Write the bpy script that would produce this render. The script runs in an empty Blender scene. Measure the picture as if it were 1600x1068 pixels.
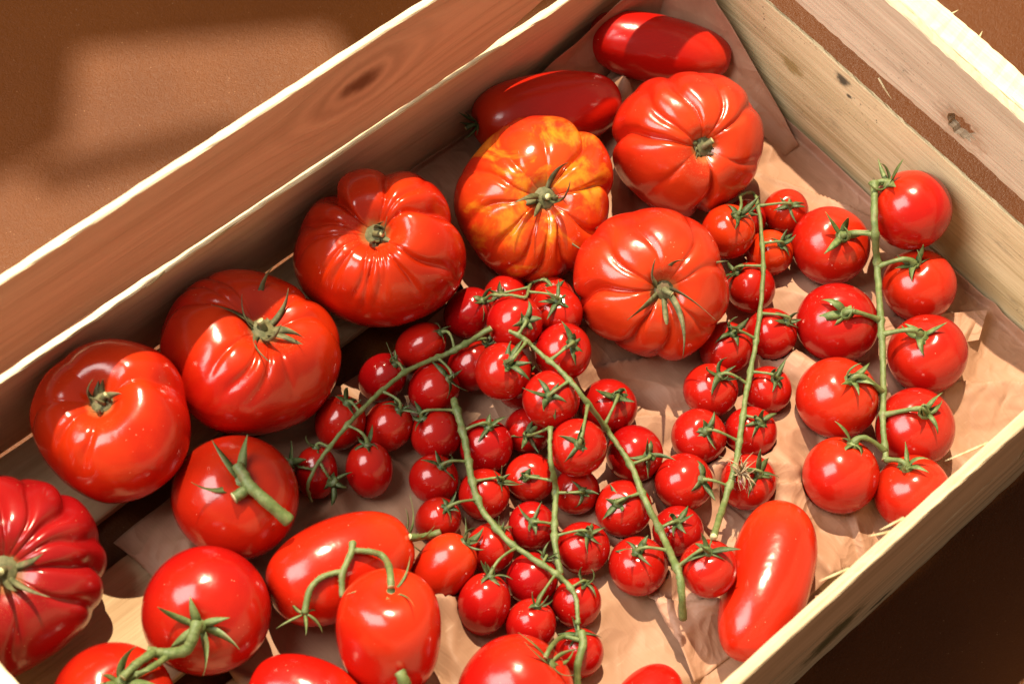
import bpy, bmesh, math, random
import numpy as np
from mathutils import Vector, Matrix, Quaternion

# ------------------------------------------------------------------ camera, light, exposure
U = 0.01                      # everything below is laid out in centimetres
sc = bpy.context.scene
col = sc.collection
rnd = random.Random(11)
nrng = np.random.default_rng(5)

CAM = Vector((-74.388, -43.555, 100.036))
RT = Vector((0.7137, -0.6837, 0.1522)).normalized()
FW = Vector((0.4465, 0.2767, -0.8509)).normalized()
UP = RT.cross(FW).normalized()
RT = FW.cross(UP).normalized()
cd = bpy.data.cameras.new('camera')
cd.lens = 80.356; cd.sensor_width = 36; cd.clip_start = 0.05; cd.clip_end = 60
cd.dof.use_dof = True; cd.dof.focus_distance = 1.17; cd.dof.aperture_fstop = 13
cam = bpy.data.objects.new('camera', cd); col.objects.link(cam)
mw = Matrix((RT, UP, -FW)).transposed().to_4x4(); mw.translation = CAM * U
cam.matrix_world = mw
sc.camera = cam

ELEV = math.radians(64.5); HX, HY = 0.43, 0.90
hn = math.hypot(HX, HY)
LDIR = Vector((HX / hn * math.cos(ELEV), HY / hn * math.cos(ELEV), math.sin(ELEV)))
CENTRE = Vector((-25, -10, 0))
LAMP = CENTRE + LDIR * 600
def lamp(name, kind, pos, target, energy, color, **kw):
    d = bpy.data.lights.new(name, kind); d.energy = energy; d.color = color
    for k, v in kw.items(): setattr(d, k, v)
    o = bpy.data.objects.new(name, d); col.objects.link(o)
    o.location = pos * U
    o.rotation_euler = ((target - pos)).to_track_quat('-Z', 'Y').to_euler()
    return o
lamp('key_lamp', 'SPOT', LAMP, CENTRE, 2600, (1.0, 0.81, 0.56), spot_size=math.radians(30), spot_blend=0.3, shadow_soft_size=0.036)
FDIR = (RT * -0.58 + UP * 0.30 - FW * 0.76).normalized()
lamp('window_lamp', 'AREA', CENTRE + FDIR * 190, CENTRE, 42, (1.0, 0.925, 0.88), shape='RECTANGLE', size=1.05, size_y=1.45)
w = bpy.data.worlds.new('World'); sc.world = w; w.use_nodes = True
w.node_tree.nodes['Background'].inputs[0].default_value = (1.0, 0.80, 0.64, 1)
w.node_tree.nodes['Background'].inputs[1].default_value = 0.20
sc.view_settings.view_transform = 'Standard'; sc.view_settings.look = 'None'
sc.view_settings.exposure = 0.45; sc.view_settings.gamma = 1
sc.render.engine = 'CYCLES'
sc.cycles.max_bounces = 5; sc.cycles.diffuse_bounces = 3; sc.cycles.glossy_bounces = 2; sc.cycles.transmission_bounces = 2
sc.cycles.caustics_reflective = False; sc.cycles.caustics_refractive = False

# ------------------------------------------------------------------ materials
def new_mat(name):
    m = bpy.data.materials.new(name); m.use_nodes = True
    nt = m.node_tree
    return m, nt, nt.nodes['Principled BSDF']
class N:
    """small node helper"""
    def __init__(s, nt): s.nt = nt
    def __call__(s, kind, ins=None, **props):
        n = s.nt.nodes.new(kind)
        for k, v in props.items(): setattr(n, k, v)
        for k, v in (ins or {}).items():
            if isinstance(v, bpy.types.NodeSocket): s.nt.links.new(v, n.inputs[k])
            else: n.inputs[k].default_value = v
        return n
    def link(s, a, b): s.nt.links.new(a, b)
    def noise(s, vec, scale, detail=4, rough=.55, dist=0):
        return s('ShaderNodeTexNoise', {'Vector': vec, 'Scale': scale, 'Detail': detail, 'Roughness': rough, 'Distortion': dist}).outputs[0]
    def ramp(s, fac, a, b, ca=0.0, cb=1.0):
        return s('ShaderNodeMapRange', {'Value': fac, 'From Min': a, 'From Max': b, 'To Min': ca, 'To Max': cb}, interpolation_type='SMOOTHSTEP').outputs[0]
    def mix(s, fac, a, b, blend='MIX'):
        n = s.nt.nodes.new('ShaderNodeMix'); n.data_type = 'RGBA'; n.blend_type = blend
        for i, v in ((0, fac), (6, a), (7, b)):
            if isinstance(v, bpy.types.NodeSocket): s.nt.links.new(v, n.inputs[i])
            elif i == 0: n.inputs[0].default_value = v
            else: n.inputs[i].default_value = (*v[:3], 1)
        return n.outputs[2]
    def math(s, op, a, b=0.0, c=0.0):
        n = s.nt.nodes.new('ShaderNodeMath'); n.operation = op
        for i, v in ((0, a), (1, b), (2, c)):
            if isinstance(v, bpy.types.NodeSocket): s.nt.links.new(v, n.inputs[i])
            else: n.inputs[i].default_value = v
        return n.outputs[0]
    def mapping(s, vec, scale=(1, 1, 1), loc=(0, 0, 0), rot=(0, 0, 0)):
        return s('ShaderNodeMapping', {'Vector': vec, 'Scale': scale, 'Location': loc, 'Rotation': rot}).outputs[0]
    def bump(s, h, strength, dist):
        return s('ShaderNodeBump', {'Height': h, 'Strength': strength, 'Distance': dist}).outputs[0]

def tomato_mat(name, main, top, top_amt=.6, patch=None, patch_amt=0, rough=.17, sheen_noise=.05, streak=0.0, cork=False, sss=False, vary=1.0):
    m, nt, b = new_mat(name); n = N(nt)
    tc = n('ShaderNodeTexCoord'); ob = tc.outputs['Object']; ge = tc.outputs['Generated']
    rn = n('ShaderNodeObjectInfo').outputs['Random']
    off = n('ShaderNodeVectorMath', {0: ob, 1: n('ShaderNodeCombineXYZ', {0: rn, 1: rn, 2: rn}).outputs[0]}, operation='ADD').outputs[0]
    sz = n('ShaderNodeSeparateXYZ', {0: ge}).outputs[2]
    nz = n.noise(off, 45, 3)
    f = n.math('ADD', sz, n.math('MULTIPLY', n.math('SUBTRACT', nz, .5), .5))
    t = n.math('MULTIPLY', n.ramp(f, .52, 1.02), top_amt)
    c = n.mix(t, main, top)
    dark = tuple(v * k for v, k in zip(main, (.72, .5, .6)))
    c = n.mix(n.math('MULTIPLY', n.ramp(n.noise(off, 28, 2), .4, .75), .55), c, dark)
    # each fruit a little riper or paler than the next
    c = n.mix(n.math('MULTIPLY', n.ramp(rn, .45, 1.0), .75 * vary), c, (main[0] * .72, main[1] * .5, main[2]))
    c = n.mix(n.math('MULTIPLY', n.ramp(rn, .40, .0), .30 * vary), c, top)
    if patch:
        pz = n.math('MULTIPLY', n.ramp(n.noise(n.mapping(off, (1, 1, .45)), 52, 4, .6, .6), .48, .66), n.ramp(sz, .18, .62))
        c = n.mix(n.math('MULTIPLY', pz, patch_amt), c, patch)
    if streak:
        st = n.ramp(n.noise(n.mapping(off, (1, 1, .2)), 160, 3, .6), .45, .8)
        c = n.mix(n.math('MULTIPLY', st, streak), c, top)
    if cork:
        sxy = n('ShaderNodeSeparateXYZ', {0: ge})
        gx = n.math('SUBTRACT', sxy.outputs[0], .5); gy = n.math('SUBTRACT', sxy.outputs[1], .5)
        gd = n.math('SQRT', n.math('ADD', n.math('MULTIPLY', gx, gx), n.math('MULTIPLY', gy, gy)))
        gd = n.math('ADD', gd, n.math('MULTIPLY', n.math('SUBTRACT', n.noise(off, 140, 4, .7), .5), .07))
        c = n.mix(n.math('MULTIPLY', n.math('MULTIPLY', n.ramp(gd, .105, .065), n.ramp(sz, .5, .6)), .6), c, (.24, .15, .05))
        # thin healed scars running out from the stem
        sn = n.noise(off, 210, 2, .5, 3.5); sc_ = n.ramp(sn, .495, .5)
        sc2 = n.math('MULTIPLY', n.math('MULTIPLY', sc_, n.ramp(sn, .507, .502)), n.math('MULTIPLY', n.ramp(gd, .30, .12), n.ramp(n.noise(off, 40, 2), .5, .6)))
        c = n.mix(n.math('MULTIPLY', sc2, .6), c, (.58, .36, .16))
    # pale freckles and dust
    v = n('ShaderNodeTexVoronoi', {'Vector': off, 'Scale': 330}).outputs[0]
    sp = n.math('MULTIPLY', n.ramp(v, .11, .05), n.ramp(n.noise(off, 60, 2), .52, .66))
    c = n.mix(n.math('MULTIPLY', sp, .55), c, (.75, .42, .25))
    nt.links.new(c, b.inputs['Base Color'])
    r = n.math('ADD', rough, n.math('MULTIPLY', n.noise(off, 120, 3), sheen_noise))
    nt.links.new(r, b.inputs['Roughness'])
    b.inputs['IOR'].default_value = 1.46
    b.inputs['Specular IOR Level'].default_value = .62
    if sss:
        b.inputs['Subsurface Weight'].default_value = .22
        b.inputs['Subsurface Radius'].default_value = (1.0, .14, .05); b.inputs['Subsurface Scale'].default_value = .0035
    h = n.math('ADD', n.math('MULTIPLY', n.noise(off, 85, 2), 1.0), n.math('MULTIPLY', n.noise(off, 900, 2), .05))
    nt.links.new(n.bump(h, .10, .004), b.inputs['Normal'])
    return m
RED = (.52, .010, .004)
M = {}
M['cherry'] = tomato_mat('cherry_skin', (.35, .0040, .0034), (.42, .016, .005), .5, rough=.14, sss=False)
M['cherry_bright'] = tomato_mat('cherry_bright_skin', (.46, .012, .003), (.54, .05, .006), .6, rough=.12, sss=False)
M['vine'] = tomato_mat('vine_skin', (.40, .0060, .0035), (.48, .028, .005), .6, rough=.17)
M['plum'] = tomato_mat('plum_skin', (.46, .0075, .0032), (.56, .042, .005), .5, rough=.19)
M['beef'] = tomato_mat('beefsteak_skin', (.42, .0070, .0025), (.52, .034, .004), .8, rough=.17, streak=.20, cork=True, vary=.15)
M['beef_orange'] = tomato_mat('beefsteak_orange_skin', (.46, .0140, .004), (.53, .048, .008), .7, rough=.20, streak=.20, cork=True, vary=.15)
M['beef_yellow'] = tomato_mat('beefsteak_yellow_skin', (.53, .018, .005), (.60, .070, .008), .8, patch=(.70, .27, .015), patch_amt=.7, rough=.16, streak=.25, cork=True, vary=.15)
M['beef_pink'] = tomato_mat('beefsteak_pink_skin', (.25, .0040, .0055), (.31, .010, .009), .6, rough=.20, streak=.12, cork=True, vary=.15)

def green_mat(name, a, b_, brown, brown_amt, rough=.5):
    m, nt, b = new_mat(name); n = N(nt)
    tc = n('ShaderNodeTexCoord'); ob = tc.outputs['Object']
    rn = n('ShaderNodeObjectInfo').outputs['Random']
    off = n('ShaderNodeVectorMath', {0: ob, 1: n('ShaderNodeCombineXYZ', {0: rn, 1: rn, 2: rn}).outputs[0]}, operation='ADD').outputs[0]
    c = n.mix(n.ramp(n.noise(off, 260, 4), .35, .7), a, b_)
    c = n.mix(n.math('MULTIPLY', n.ramp(n.noise(off, 170, 3), .55, .72), brown_amt), c, brown)
    nt.links.new(c, b.inputs['Base Color']); b.inputs['Roughness'].default_value = rough
    nt.links.new(n.bump(n.noise(off, 1400, 3), .5, .0006), b.inputs['Normal'])
    return m
M['stem'] = green_mat('stem_green', (.095, .145, .042), (.16, .205, .072), (.16, .12, .05), .6)
M['calyx'] = green_mat('calyx_green', (.040, .072, .020), (.095, .135, .045), (.13, .10, .04), .5)
M['calyx_mid'] = green_mat('calyx_mid_green', (.075, .125, .032), (.17, .225, .075), (.15, .12, .05), .5)
M['calyx_dry'] = green_mat('calyx_dry', (.075, .085, .032), (.17, .165, .075), (.15, .095, .05), .9, .65)
M['cut'] = green_mat('cut_stem_pith', (.46, .47, .22), (.58, .55, .32), (.30, .24, .10), .6)

def wood_mat(name, light, dark, grain=1.0, knots=(), stain=0.0, moss=(), mould=0.0, seed=0.0, red=0):
    """plank runs along local x; face is x-z; y is the thickness (metres)"""
    m, nt, b = new_mat(name); n = N(nt)
    ob = n('ShaderNodeTexCoord').outputs['Object']
    p = n.mapping(ob, (1, 1, 1), (seed, seed * .37, seed * .11))
    sx = n('ShaderNodeSeparateXYZ', {0: ob})
    kmask = None; warp = None
    for (kx, kz, kr, el) in knots:
        dx = n.math('DIVIDE', n.math('SUBTRACT', sx.outputs[0], kx * U), kr * U * el)
        dz = n.math('DIVIDE', n.math('SUBTRACT', sx.outputs[2], kz * U), kr * U)
        d = n.math('SQRT', n.math('ADD', n.math('MULTIPLY', dx, dx), n.math('MULTIPLY', dz, dz)))
        d = n.math('ADD', d, n.math('MULTIPLY', n.math('SUBTRACT', n.noise(ob, 55, 3), .5), .9))
        fall = n.math('POWER', 2.718, n.math('MULTIPLY', n.math('MULTIPLY', d, d), -.16))
        wv = n.math('MULTIPLY', n.math('MULTIPLY', dz, fall), -.012)
        warp = wv if warp is None else n.math('ADD', warp, wv)
        ring = n.math('MULTIPLY', n.math('ADD', n.math('SINE', n.math('MULTIPLY', d, 5.2)), 1), .5)
        ring = n.math('MULTIPLY', ring, n.ramp(d, 4.0, .8))
        core = n.ramp(d, 1.15, .55)
        pin = n.ramp(d, .42, .2)
        kk = n.math('ADD', n.math('ADD', n.math('MULTIPLY', ring, .38), n.math('MULTIPLY', core, .62)), n.math('MULTIPLY', pin, .9))
        kmask = kk if kmask is None else n.math('MAXIMUM', kmask, kk)
    if warp is not None:
        p = n('ShaderNodeVectorMath', {0: p, 1: n('ShaderNodeCombineXYZ', {0: 0.0, 1: 0.0, 2: warp}).outputs[0]}, operation='ADD').outputs[0]
    g1 = n.noise(n.mapping(p, (4.5, 110, 110)), 1.0, 6, .6, .6)
    g2 = n.noise(n.mapping(p, (14, 650, 650)), 1.0, 4, .6)
    g3 = n.noise(n.mapping(p, (3, 20, 26)), 1.0, 3, .5, 1.0)
    c = n.mix(n.math('MULTIPLY', n.ramp(g1, .38, .72), .75 * grain), light, dark)
    c = n.mix(n.math('MULTIPLY', n.ramp(g2, .5, .8), .35 * grain), c, tuple(v * .55 for v in dark))
    c = n.mix(n.math('MULTIPLY', n.ramp(g3, .45, .8), .45), c, tuple(v * .8 for v in dark))
    if kmask is not None: c = n.mix(n.math('MINIMUM', kmask, 1.0), c, (.20, .105, .055))
    if stain:
        s = n.ramp(n.noise(n.mapping(p, (16, 40, 60)), 1, 6, .72, .5), .56, .74)
        c = n.mix(n.math('MULTIPLY', s, stain), c, (.10, .085, .055))
    if mould:
        s = n.math('MULTIPLY', n.ramp(n.noise(p, 420, 5, .75), .60, .68), n.ramp(n.noise(p, 34, 2), .50, .66))
        c = n.mix(n.math('MULTIPLY', s, mould), c, (.028, .028, .024))
    for (kx, kz, kr, el, cc) in moss:
        dx = n.math('DIVIDE', n.math('SUBTRACT', sx.outputs[0], kx * U), kr * U * el)
        dz = n.math('DIVIDE', n.math('SUBTRACT', sx.outputs[2], kz * U), kr * U)
        d = n.math('SQRT', n.math('ADD', n.math('MULTIPLY', dx, dx), n.math('MULTIPLY', dz, dz)))
        d = n.math('ADD', d, n.math('MULTIPLY', n.math('SUBTRACT', n.noise(n.mapping(ob, (.5, 1, 1)), 190, 4, .7), .5), 1.9))
        c = n.mix(n.math('MULTIPLY', n.ramp(d, 1.1, .35), .88), c, cc)
    nt.links.new(c, b.inputs['Base Color'])
    b.inputs['Roughness'].default_value = .72; b.inputs['Specular IOR Level'].default_value = .25
    h = n.math('ADD', n.math('MULTIPLY', g1, .8), n.math('MULTIPLY', g2, .9))
    nt.links.new(n.bump(h, .55, .0012), b.inputs['Normal'])
    return m

# table: painted brown board with a fine sparkling grain
m, nt, b = new_mat('table_paint'); n = N(nt); M['table'] = m
ob = n('ShaderNodeTexCoord').outputs['Object']
c = n.mix(n.ramp(n.noise(ob, 9, 3), .3, .7), (.086, .0230, .0018), (.108, .0305, .0028))
c = n.mix(n.math('MULTIPLY', n.ramp(n.noise(ob, 900, 3, .7), .5, .75), .25), c, (.18, .065, .018))
c = n.mix(n.math('MULTIPLY', n.ramp(n.noise(ob, 330, 2, .6), .62, .78), .35), c, (.055, .015, .003))
v = n('ShaderNodeTexVoronoi', {'Vector': ob, 'Scale': 420}).outputs[0]
c = n.mix(n.math('MULTIPLY', n.math('MULTIPLY', n.ramp(v, .20, .08), n.ramp(n.noise(ob, 210, 2), .56, .66)), .5), c, (.34, .18, .09))
nt.links.new(c, b.inputs['Base Color'])
nt.links.new(n.ramp(n.noise(ob, 620, 3), .3, .7, .30, .48), b.inputs['Roughness'])
b.inputs['Specular IOR Level'].default_value = .24
nt.links.new(n.bump(n.math('ADD', n.noise(ob, 900, 3, .7), n.math('MULTIPLY', n.noise(ob, 260, 2), .7)), .35, .0016), b.inputs['Normal'])

# kraft paper
def paper_mat(name, a, b2):
    m, nt, b = new_mat(name); n = N(nt)
    ob = n('ShaderNodeTexCoord').outputs['Object']
    rib = n.noise(n.mapping(ob, (900, 25, 25), rot=(0, 0, .75)), 1, 2)
    c = n.mix(n.ramp(n.noise(ob, 14, 4), .3, .7), a, b2)
    c = n.mix(n.math('MULTIPLY', n.ramp(rib, .45, .7), .16), c, tuple(v * .72 for v in a))
    c = n.mix(n.math('MULTIPLY', n.ramp(n.noise(n.mapping(ob, (60, 400, 300), rot=(0, 0, .4)), 1, 4, .7), .6, .75), .25), c, (.66, .50, .36))
    nt.links.new(c, b.inputs['Base Color'])
    b.inputs['Roughness'].default_value = .55; b.inputs['Specular IOR Level'].default_value = .28
    wob = n('ShaderNodeVectorMath', {0: ob, 1: n('ShaderNodeTexNoise', {'Vector': ob, 'Scale': 30.0}).outputs[1]}, operation='MULTIPLY_ADD')
    wob.inputs[1].default_value = (1, 1, 1); nt.links.new(ob, wob.inputs[0]); nt.links.new(n.mapping(n('ShaderNodeTexNoise', {'Vector': ob, 'Scale': 22.0, 'Detail': 2.0}).outputs[1], (.02, .02, .02)), wob.inputs[2])
    cr1 = n('ShaderNodeTexVoronoi', {'Vector': wob.outputs[0], 'Scale': 34.0}).outputs[0]
    cr2 = n('ShaderNodeTexVoronoi', {'Vector': wob.outputs[0], 'Scale': 90.0}).outputs[0]
    hh = n.math('ADD', n.math('MULTIPLY', cr1, 3.2), n.math('ADD', n.math('MULTIPLY', cr2, .8), n.math('MULTIPLY', rib, .12)))
    nt.links.new(n.bump(hh, .36, .0030), b.inputs['Normal'])
    tr = n('ShaderNodeBsdfTranslucent', {'Color': (.55, .30, .14, 1)})
    ms = n('ShaderNodeMixShader', {0: .10, 1: b.outputs[0], 2: tr.outputs[0]})
    nt.links.new(ms.outputs[0], nt.nodes['Material Output'].inputs[0])
    return m
M['paper'] = paper_mat('kraft_paper', (.38, .215, .135), (.45, .265, .178))
M['paper_dark'] = paper_mat('kraft_paper_worn', (.34, .195, .12), (.40, .24, .155))

# ------------------------------------------------------------------ mesh helpers (centimetres in, metres out)
class MB:
    def __init__(s): s.v = []; s.f = []; s.mi = []
    def add(s, verts, faces, mi=0):
        o = len(s.v); s.v += [tuple(v) for v in verts]
        s.f += [tuple(i + o for i in f) for f in faces]; s.mi += [mi] * len(faces)
    def build(s, name, mats, parent=None, loc=(0, 0, 0), rot=None, smooth=True):
        me = bpy.data.meshes.new(name)
        me.from_pydata([(x * U, y * U, z * U) for x, y, z in s.v], [], s.f)
        mats = mats if isinstance(mats, (list, tuple)) else [mats]
        for mm in mats: me.materials.append(mm)
        if len(mats) > 1: me.polygons.foreach_set('material_index', s.mi)
        me.polygons.foreach_set('use_smooth', [smooth] * len(s.f))
        me.update()
        return link(name, me, parent, loc, rot)
def link(name, data, parent=None, loc=(0, 0, 0), rot=None):
    o = bpy.data.objects.new(name, data); col.objects.link(o)
    o.location = Vector(loc) * U
    if rot is not None:
        o.rotation_mode = 'QUATERNION'; o.rotation_quaternion = rot
    if parent: o.parent = parent
    return o
def thing(name, label, cat, loc, group=None):
    o = link(name, None, None, loc); o.empty_display_size = .01
    return tag(o, label, cat, group)
def tag(o, label, cat, group=None, kind=None):
    o['label'] = label; o['category'] = cat
    if group: o['group'] = group
    if kind: o['kind'] = kind
    return o
def quat(ax, spin=0.0):
    return Vector((0, 0, 1)).rotation_difference(Vector(ax)) @ Quaternion((0, 0, 1), spin)
def frames(path):
    pts = [Vector(p) for p in path]; T = []
    for i in range(len(pts)):
        a = pts[max(0, i - 1)]; c = pts[min(len(pts) - 1, i + 1)]
        T.append((c - a).normalized())
    up = Vector((0, 0, 1))
    if abs(T[0].dot(up)) > .9: up = Vector((1, 0, 0))
    nn = (up - T[0] * up.dot(T[0])).normalized(); out = []
    for i in range(len(pts)):
        nn = (nn - T[i] * nn.dot(T[i])).normalized()
        out.append((pts[i], T[i], nn, T[i].cross(nn)))
    return out
def tube(mb, path, radii, sides=8, mi=0, cap_mi=None, rough=0.0):
    fr = frames(path); n = len(fr)
    vs = []; fs = []
    for i, (p, t, a, b_) in enumerate(fr):
        r = radii[i] if not isinstance(radii, float) else radii
        for k in range(sides):
            q = 2 * math.pi * k / sides
            rr = r * (1 + rough * rnd.uniform(-1, 1))
            vs.append(p + a * math.cos(q) * rr + b_ * math.sin(q) * rr)
    for i in range(n - 1):
        for k in range(sides):
            fs.append((i * sides + k, i * sides + (k + 1) % sides, (i + 1) * sides + (k + 1) % sides, (i + 1) * sides + k))
    mb.add(vs, fs, mi)
    o = len(mb.v) - len(vs)
    for base, rev in ((0, True), ((n - 1) * sides, False)):
        f = tuple(o + base + k for k in range(sides))
        mb.f.append(f[::-1] if rev else f); mb.mi.append(mi if cap_mi is None else cap_mi)
def hairs(mb, path, radii, count, L=.10):
    fr = frames(path)
    for _ in range(count):
        i = rnd.randrange(len(fr) - 1); p, t, a, b_ = fr[i]; p2 = fr[i + 1][0]
        k = rnd.random(); c = p.lerp(p2, k); q = rnd.uniform(0, 6.283)
        d = (a * math.cos(q) + b_ * math.sin(q)); r = radii[i] * .95
        s = t.cross(d) * .008; tip = c + d * (r + L * rnd.uniform(.5, 1.2)) + t * rnd.uniform(-.04, .04)
        base = c + d * r
        mb.add([base + s, base - s * .5 + t * .008, base - s * .5 - t * .008, tip], [(0, 1, 3), (1, 2, 3), (2, 0, 3)])
def catmull(pts, n=5):
    P = [Vector(p) for p in pts]; P = [P[0] * 2 - P[1]] + P + [P[-1] * 2 - P[-2]]; out = []
    for i in range(1, len(P) - 2):
        a, b_, c, d = P[i - 1:i + 3]
        for k in range(n):
            t = k / n
            out.append(.5 * ((2 * b_) + (-a + c) * t + (2 * a - 5 * b_ + 4 * c - d) * t * t + (-a + 3 * b_ - 3 * c + d) * t ** 3))
    out.append(P[-2]); return out
def sepal(mb, az, length, width, e0, curl, r0=.10, z0=0.0, twist=0.0, seg=9, mi=0, side=0.0):
    """a pointed leaflet leaving the hub at azimuth az; e0 start elevation, curl its change along the length"""
    rho, z, yy = r0, z0, 0.0; ds = length / seg; rows = []
    for i in range(seg + 1):
        s = i / seg
        e = e0 + curl * s
        wd = width * (math.sin(math.pi * min(1, (s * .86 + .10)) ** .75)) * (1 - .25 * s)
        wd = max(wd, .012)
        rows.append((rho, z, yy, wd, e, twist * s))
        rho += math.cos(e) * ds; z += math.sin(e) * ds; yy += side * s * ds
    vs = []; fs = []; ca, sa = math.cos(az), math.sin(az)
    def put(x, y, z): return (x * ca - y * sa, x * sa + y * ca, z)
    for (x, z, y, wd, e, tw) in rows:
        th = max(.014, wd * .13); nx, nz = -math.sin(e), math.cos(e)
        hw = wd / 2
        for (ly, ln) in ((-hw, hw * .35), (0, -th * .2 + th), (hw, hw * .35), (0, -th)):
            y2 = ly * math.cos(tw) - ln * math.sin(tw); n2 = ly * math.sin(tw) + ln * math.cos(tw)
            vs.append(put(x + nx * n2, y + y2, z + nz * n2))
    for i in range(seg):
        for k in range(4):
            fs.append((i * 4 + k, i * 4 + (k + 1) % 4, (i + 1) * 4 + (k + 1) % 4, (i + 1) * 4 + k))
    fs.append((seg * 4, seg * 4 + 1, seg * 4 + 2, seg * 4 + 3)); fs.append((3, 2, 1, 0))
    mb.add(vs, fs, mi)
def grid_body(nu, nv, fn):
    """closed surface: fn(theta, phi arrays) -> xyz; poles are single points"""
    th = np.linspace(0, math.pi, nv + 1)[1:-1]; ph = np.linspace(0, 2 * math.pi, nu, endpoint=False)
    T, P = np.meshgrid(th, ph, indexing='ij')
    X, Y, Z = fn(T, P)
    vs = np.stack([X, Y, Z], -1).reshape(-1, 3)
    top = np.array([[float(np.mean(X[0])), float(np.mean(Y[0])), float(np.mean(Z[0]))]])
    bot = np.array([[float(np.mean(X[-1])), float(np.mean(Y[-1])), float(np.mean(Z[-1]))]])
    vs = np.vstack([vs, top, bot]); m_ = len(th); fs = []
    for i in range(m_ - 1):
        for k in range(nu):
            k2 = (k + 1) % nu
            fs.append((i * nu + k, (i + 1) * nu + k, (i + 1) * nu + k2, i * nu + k2))
    a, b_ = m_ * nu, m_ * nu + 1
    for k in range(nu):
        fs.append((a, k, (k + 1) % nu)); fs.append((b_, (m_ - 1) * nu + (k + 1) % nu, (m_ - 1) * nu + k))
    mb = MB(); mb.add(vs.tolist(), fs); return mb

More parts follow.
